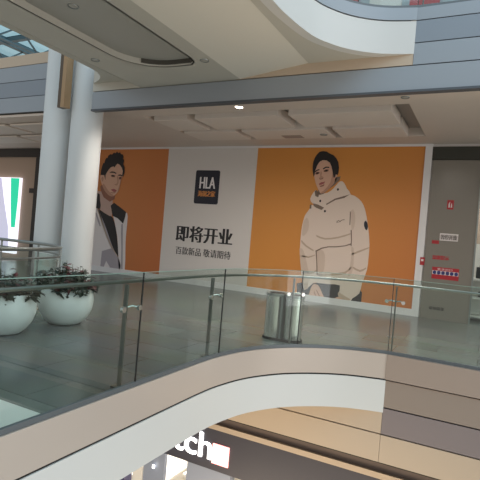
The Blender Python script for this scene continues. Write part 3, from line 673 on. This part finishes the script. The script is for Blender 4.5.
for k in range(6):
    xx = a + (b - a) * (.1 + .16 * k)
    shape('icon', [[(xx + .04 * cos(q * pi / 4) * (1 + .3 * (q % 2)), c + .54 * (d - c) + .045 * sin(q * pi / 4)) for q in range(8)]], 1, 'sticker_blue', s_, y=12.433)
text('heading', '安全出口', a + .2 * (b - a), b - .25 * (b - a), c + .76 * (d - c), c + .94 * (d - c), 12.4335, 'sticker_white', s_, 0)
R1 = [(-1.160,1.530),(-0.794,1.529),(-1.158,1.431),(-0.796,1.442)]
dt = text('door_lettering', '温馨提示', R1[0][0], R1[1][0], R1[2][1], R1[0][1], 12.4395, 'sticker_red', None, .01)
tag(dt, 'faint red characters on the grey door panel above the red notice', 'lettering')
R1 = [(-1.141,0.301),(-0.803,0.319),(-1.135,0.222),(-0.796,0.231)]
dt = text('door_lettering', '请勿倚靠', R1[0][0], R1[1][0], R1[2][1], R1[0][1], 12.4395, 'dark_frame', None, .005)
tag(dt, 'faint dark characters near the foot of the grey door panel', 'lettering')
s_, a, b, c, d = sticker('alarm_tag', [(-1.431,1.458),(-1.326,1.453),(-1.425,1.271),(-1.324,1.261)], 'small red tag with white centre on the white frame beside the door panel', 'sticker_red', 'tag')
s_.location.y = 12.39
shape('tag_mark', [[(a + .25 * (b - a), c + .5 * (d - c)), (b - .25 * (b - a), c + .5 * (d - c)), (b - .25 * (b - a), c + .75 * (d - c)), (a + .25 * (b - a), c + .75 * (d - c))]], 1, 'sticker_white', s_, y=12.3945)

# shop window at the far right
struct(box('window_1', -0.23, 3.0, 12.45, 12.46, 0.0, 3.82, 'shop_glass'))
struct(box('wall_shop', -0.5, 9, 15.0, 15.2, 0, 4.2, 'shop_beige'))
struct(box('wall_right', 3.0, 9, 12.5, 12.7, 0, 4.6, 'shop_beige'))
t = thing('display_shelf', 'cream display shelf behind the shop window at the right picture edge', 'shelf', (0.4, 13.3, 0))
for z_ in (0.1, 0.55, 1.0): box('shelf_board', -0.35, 1.2, 13.0, 13.5, z_, z_ + .05, 'shop_white', t)
box('back_board', -0.35, 1.2, 13.5, 13.54, 0, 1.9, 'shop_white', t)
for x_ in (-0.37, 1.18): box('side_board', x_, x_ + .04, 13.0, 13.5, 0, 1.05, 'shop_white', t)
for k, (x_, z_, h_, m_, lb) in enumerate(((-.2, 1.05, .42, 'black_plastic', 'black bag on top of the cream display shelf at the right edge'), (-.12, .60, .2, 'black_plastic', 'low black bag on the middle board of the cream display shelf'), (.35, 1.05, .5, 'shop_white', 'white bag on top of the cream display shelf'))):
    b_ = thing('handbag', lb, 'bag', (x_ + .14, 13.15, z_))
    bm = bmesh.new(); add_prism(bm, [(x_, 13.08), (x_ + .3, 13.08), (x_ + .28, 13.24), (x_ + .02, 13.24)], z_, z_ + .003 + h_ * .65); link_mesh('body', bm, m_, b_)
    tube('handle', [(x_ + .06, 13.16, z_ + h_ * .6), (x_ + .09, 13.16, z_ + h_ * .9), (x_ + .15, 13.16, z_ + h_), (x_ + .21, 13.16, z_ + h_ * .9), (x_ + .24, 13.16, z_ + h_ * .6)], .012, m_, b_, 8)
area('shop_window_lamp', (0.9, 13.6, 4.1), 2.2, 60, (1, .95, .86), sy=1.6)

# ------------------------------------------------------------------ left shop: beige front with a bright screen
t = thing('led_screen', 'bright shop screen in white, grey and green at the far left', 'screen', (-17.0, 12.4, 0.2))
box('panel', -19.2, -15.95, 12.38, 12.499, 0.2, 3.1, 'led_white', t)
shape('green_graphic', [[(-16.46, 3.08), (-15.97, 3.08), (-15.97, 2.2), (-16.02, 1.2), (-16.24, 1.2), (-16.36, 2.1)]], 1, 'led_green', t, y=12.378)
shape('grey_graphic', [[(-17.9, 3.08), (-17.0, 3.08), (-16.75, 2.2), (-16.40, 1.2), (-16.3, 0.3), (-18.4, 0.3), (-18.2, 2.1)]], 1, 'led_grey', t, y=12.378)
o = box('shop_header', -20, -14.95, 12.36, 12.499, 3.90, 4.2, 'dark_frame'); tag(o, 'dark header strip above the bright screen shop at the left', 'header')
t = thing('shop_door_post', 'dark slim door post with a small bracket left of the columns', 'post', (-15.05, 12.45, 0))
box('upright', -15.15, -14.92, 12.38, 12.499, 0, 3.88, 'dark_frame', t)
box('bracket', -15.42, -15.15, 12.40, 12.499, 2.55, 2.72, 'dark_frame', t)

# ------------------------------------------------------------------ round pots with plants
def make_pot(loc, seed, label, hs=1.0):
    rnd = random.Random(seed)
    x, y, z = loc
    t = thing('potted_plant', label, 'potted plant', loc, 'round white planters')
    prof = []
    R_, cz = 0.42, 0.36
    for k in range(0, 19):
        a_ = radians(-56 + k * (56 + 27) / 18)
        prof.append((R_ * cos(a_), cz + R_ * 1.02 * sin(a_)))
    prof = [(0.20, 0.005)] + [p for p in prof]
    top = prof[-1]
    prof += [(top[0] - .015, top[1] + .004), (top[0] - .03, top[1] - .005), (top[0] - .02, top[1] - .09)]
    bm = bmesh.new(); add_lathe(bm, prof, x, y, 48, False)
    link_mesh('pot', bm, 'pot_glaze', t, True)
    lathe('base_ring', [(0.215, 0.0), (0.225, 0.012), (0.215, 0.02)], 'black_plastic', t, x, y, 36)
    lathe('soil', [(0.01, top[1] - .05), (top[0] - .022, top[1] - .06), (top[0] - .03, top[1] - .08)], 'soil', t, x, y, 30)
    bs = bmesh.new(); bl = bmesh.new(); brd = bmesh.new()
    def leaf(bm_, p, d, L, w):
        d = d.normalized(); s_v = d.cross(Vector((0, 0, 1)));
        if s_v.length < .1: s_v = Vector((1, 0, 0))
        s_v = (s_v.normalized() + Vector((rnd.uniform(-.4, .4), rnd.uniform(-.4, .4), rnd.uniform(-.4, .4)))).normalized(); n_v = d.cross(s_v).normalized()
        rows = []
        for q, wid in ((0, .12), (.3, .9), (.6, 1), (.85, .5), (1, .05)):
            c_ = p + d * L * q - Vector((0, 0, 1)) * L * .35 * q * q
            rows.append([bm_.verts.new(c_ - s_v * w * wid + n_v * w * .25 * wid), bm_.verts.new(c_), bm_.verts.new(c_ + s_v * w * wid + n_v * w * .25 * wid)])
        for a_, b_ in zip(rows, rows[1:]):
            for q in (0, 1): bm_.faces.new((a_[q], a_[q + 1], b_[q + 1], b_[q]))
    for k in range(105):
        a_ = rnd.uniform(0, 2 * pi); rr = top[0] * .93 * math.sqrt(rnd.random())
        p0 = Vector((x + rr * cos(a_), y + rr * sin(a_), top[1] - .07))
        lean = rr / top[0]
        h = hs * rnd.uniform(.18, .46) * (1.12 - .62 * lean * lean)
        tip = p0 + Vector((cos(a_) * lean * lean * .20 + rnd.uniform(-.05, .05), sin(a_) * lean * lean * .20 + rnd.uniform(-.05, .05), h))
        mid = p0.lerp(tip, .5) + Vector((0, 0, .03))
        add_tube(bs, [p0, mid, tip], [.006, .005, .003], 5)
        red = rnd.random() < .3
        for j in range(11):
            q = rnd.uniform(.1, 1); pp = p0.lerp(tip, q)
            b_ = rnd.uniform(0, 2 * pi)
            dv = Vector((cos(b_), sin(b_), rnd.uniform(-.5, .6)))
            leaf(brd if red and q > .55 else bl, pp, dv, rnd.uniform(.07, .13), rnd.uniform(.02, .036))
    link_mesh('stems', bs, 'stem', t, True)
    link_mesh('green_leaves', bl, 'leaf', t)
    link_mesh('red_leaves', brd, 'leaf_red', t)
make_pot((-5.85, 4.45, 0), 3, 'white round planter with green and red leaves at the left picture edge', .85)
make_pot((-5.85, 5.55, 0), 8, 'white round planter with dark leaves in front of the white columns')

# ------------------------------------------------------------------ stainless bin
def stadium(cx, cy, hx, hy, n=14):
    r = hy; out = []
    for s0, cxx in ((-90, cx + hx - r), (90, cx - hx + r)):
        for k in range(n + 1):
            a_ = radians(s0 + 180 * k / n); out.append((cxx + r * cos(a_), cy + r * sin(a_)))
    return out
bxc, byc = -2.83, 7.22
t = thing('litter_bin', 'twin stainless steel litter bin just behind the curved glass', 'bin', (bxc, byc, 0))
def bin_part(name, cx, hx, hy, z0, z1, m):
    bm = bmesh.new(); add_prism(bm, stadium(cx, byc, hx, hy), z0, z1)
    return link_mesh(name, bm, m, t, True)
bin_part('base_plinth', bxc + .02, .33, .17, 0, .04, 'black_plastic')
bin_part('body', bxc - .125, .165, .165, .04, .70, 'steel')
bin_part('body', bxc + .185, .15, .15, .04, .70, 'steel')
bin_part('rim', bxc - .125, .172, .172, .69, .735, 'steel_brushed')
bin_part('rim', bxc + .185, .157, .157, .69, .735, 'steel_brushed')
bin_part('opening', bxc - .125, .12, .12, .735, .742, 'black_plastic')
bin_part('opening', bxc + .185, .095, .095, .735, .742, 'black_plastic')
box('divider', bxc + .02, bxc + .05, byc - .165, byc + .165, .04, .72, 'steel_dull', t)

# ------------------------------------------------------------------ ceiling fittings
def downlight(x, y, z, label, lit=False, r=.075):
    t_ = thing('downlight', label, 'downlight', (x, y, z), 'round recessed downlights')
    bm = bmesh.new(); add_lathe(bm, [(r * .72, z - .002), (r * .95, z - .012), (r, z - .004), (r, z + .01)], x, y, 28, False)
    link_mesh('trim_ring', bm, 'raft_paint' if lit else 'steel_dull', t_, True)
    lathe('lens', [(r * .02, z - .006), (r * .74, z - .004), (r * .74, z + .004)], 'lamp_glow' if lit else 'recess_paint', t_, x, y, 24)
    if lit:
        l = bpy.data.lights.new('downlight_lamp', 'SPOT'); l.energy = 60; l.color = (1, .86, .72); l.spot_size = radians(120); l.spot_blend = .8; l.shadow_soft_size = .06
        lo_ = bpy.data.objects.new('downlight_lamp', l); COL.objects.link(lo_); lo_.location = (x, y, z - .03)
downlight(-4.72, 8.65, 4.22, 'lit round downlight in the ceiling above the white panel', True, .1)
for k, x_ in enumerate((-6.8, -5.0, -3.2, -1.2, 1.2)):
    l = bpy.data.lights.new('hall_fill', 'SPOT'); l.energy = 135; l.color = (1, .90, .80); l.spot_size = radians(150); l.spot_blend = 1.0; l.shadow_soft_size = .12  # unseen spots without fittings, added to brighten the poster hall
    lo_ = bpy.data.objects.new('hall_fill', l); COL.objects.link(lo_); lo_.location = (x_, 8.1, 4.17); lo_.rotation_euler = (radians(12), 0, 0)
downlight(-1.46, 8.6, 4.22, 'unlit round downlight at the right of the poster ceiling')
downlight(-5.15, 4.6, 4.47, 'round fitting inside the dark recess under the bridge')
downlight(-4.28, 6.55, 4.37, 'round fitting on the rim right of the dark recess')
downlight(-6.15, 6.05, 4.37, 'round fitting on the rim left of the dark recess')
o = box('air_grille', -4.75, -4.25, 11.0, 11.3, 4.158, 4.165, 'grille'); tag(o, 'small rectangular air grille in the hung ceiling above the posters', 'grille')
downlight(-3.66, 11.0, 4.165, 'dark round ceiling fitting right of the air grille', False, .09)

# ------------------------------------------------------------------ glazed roof beyond the upper storey
t = thing('skylight', 'glazed roof with grey steel trusses at the top left corner', 'skylight', (-25, 18, 11))
n_ = 0
for i in range(7):
    x0 = -34 + i * 2.6
    for j in range(6):
        y0 = 12 + j * 2.4
        box('glass_pane', x0 + .15, x0 + 2.45, y0 + .12, y0 + 2.28, 11.0, 11.02, 'skylight_glass', t)
for i in range(8):
    x0 = -34 + i * 2.6
    box('truss_beam', x0 - .15, x0 + .15, 12, 26.5, 10.7, 11.05, 'truss_grey', t)
for j in range(7):
    y0 = 12 + j * 2.4
    box('truss_beam', -34, -15.8, y0 - .12, y0 + .12, 10.8, 11.05, 'truss_grey', t)
for i in range(8):
    x0 = -34 + i * 2.6
    tube('tie_rod', [(x0, 12, 9.9), (x0, 26.5, 9.9)], .07, 'truss_grey', t, 8)
for i in range(7):
    x0 = -34 + i * 2.6
    bm = bmesh.new()
    for j in range(6):
        add_tube(bm, [(x0, 12 + j * 2.4, 9.9), (x0, 13.2 + j * 2.4, 10.8), (x0, 14.4 + j * 2.4, 9.9)], .05, 6)
    link_mesh('web_bars', bm, 'truss_grey', t)

# ------------------------------------------------------------------ storey below
struct(box('floor_lower', -20, 9, -4, 16, -5.6, -5.4, 'lower_floor'))
struct(box('wall_lower_back', -12, 4, 13.0, 13.2, -5.4, -1.7, 'shop_white'))
struct(box('ceiling_lower', -12, 9, 8.42, 13.2, -2.2, -2.05, 'ceiling_paint'))
t = thing('shop_sign', 'black shop sign with glowing white letters on the storey below', 'sign', (-4.0, 8.3, -3.04))
box('board', -9, 6, 8.30, 8.40, -3.03, -2.20, 'sign_black', t)
box('top_band', -9, 6, 8.22, 8.40, -2.20, -2.10, 'tan_or_warm_lit', t)
box('upper_board', -9, 6, 8.28, 8.40, -2.10, -1.66, 'shop_brown', t)
text('letters', 'swatch', -6.50, -4.50, -2.84, -2.36, 8.30, 'sign_letter', t, .008, .03)
box('logo_square', -4.47, -4.11, 8.27, 8.30, -2.88, -2.50, 'flag_red', t)
fx, fz = -4.29, -2.69
shape('logo_cross', [[(fx + a_ * .13, fz + b_ * .13) for a_, b_ in ((-.33, -1), (.33, -1), (.33, -.33), (1, -.33), (1, .33), (.33, .33), (.33, 1), (-.33, 1), (-.33, .33), (-1, .33), (-1, -.33), (-.33, -.33))]], 1, 'sign_letter', t, y=8.27)
t = thing('shop_pillar', 'grey-blue pillar of the lower shop under the lit sign', 'pillar', (-4.5, 8.35, -5.4))
box('casing', -5.05, -4.05, 8.32, 8.5, -5.4, -3.03, 'shop_blue', t)
box('skirting', -5.07, -4.03, 8.30, 8.5, -5.4, -5.25, 'dark_frame', t)
t = thing('shop_partition', 'blue-grey display wall with a small lamp left of the lit sign', 'display wall', (-6.0, 8.6, -5.4))
box('panel', -6.25, -5.72, 8.5, 8.6, -5.4, -3.03, 'shop_blue', t)
box('edge_post', -6.5, -6.26, 8.46, 8.6, -5.4, -3.03, 'shop_white', t)
lathe('spot_lamp', [(.008, -3.50), (.03, -3.49), (.03, -3.43)], 'sign_letter', t, -5.95, 8.44, 16)
t = thing('display_cabinet', 'dark blue cabinet at the lower left below the white band', 'cabinet', (-7.2, 8.6, -5.4))
box('body', -8.6, -6.75, 8.5, 8.75, -5.4, -3.2, 'cabinet_blue', t)
box('front_panel', -7.6, -6.95, 8.47, 8.5, -5.2, -3.3, 'shop_blue', t)
for k, (x0, x1, y0, y1) in enumerate(((-8.0, -6.4, 9.4, 10.8), (-6.3, -5.3, 10.2, 11.6))):
    t = thing('display_table', 'white lit display table in the lower shop, %s' % ('left of the partition', 'right of the partition')[k], 'table', ((x0 + x1) / 2, (y0 + y1) / 2, -5.4), 'display tables of the lower shop')
    box('top', x0, x1, y0, y1, -4.5, -4.42, 'shop_white', t, .01)
    box('body', x0 + .06, x1 - .06, y0 + .06, y1 - .06, -5.4, -4.5, 'shop_white', t)
area('shop_ceiling_lamp', (-6.2, 10.4, -2.3), 3.5, 160, (1, .93, .82), sy=3)
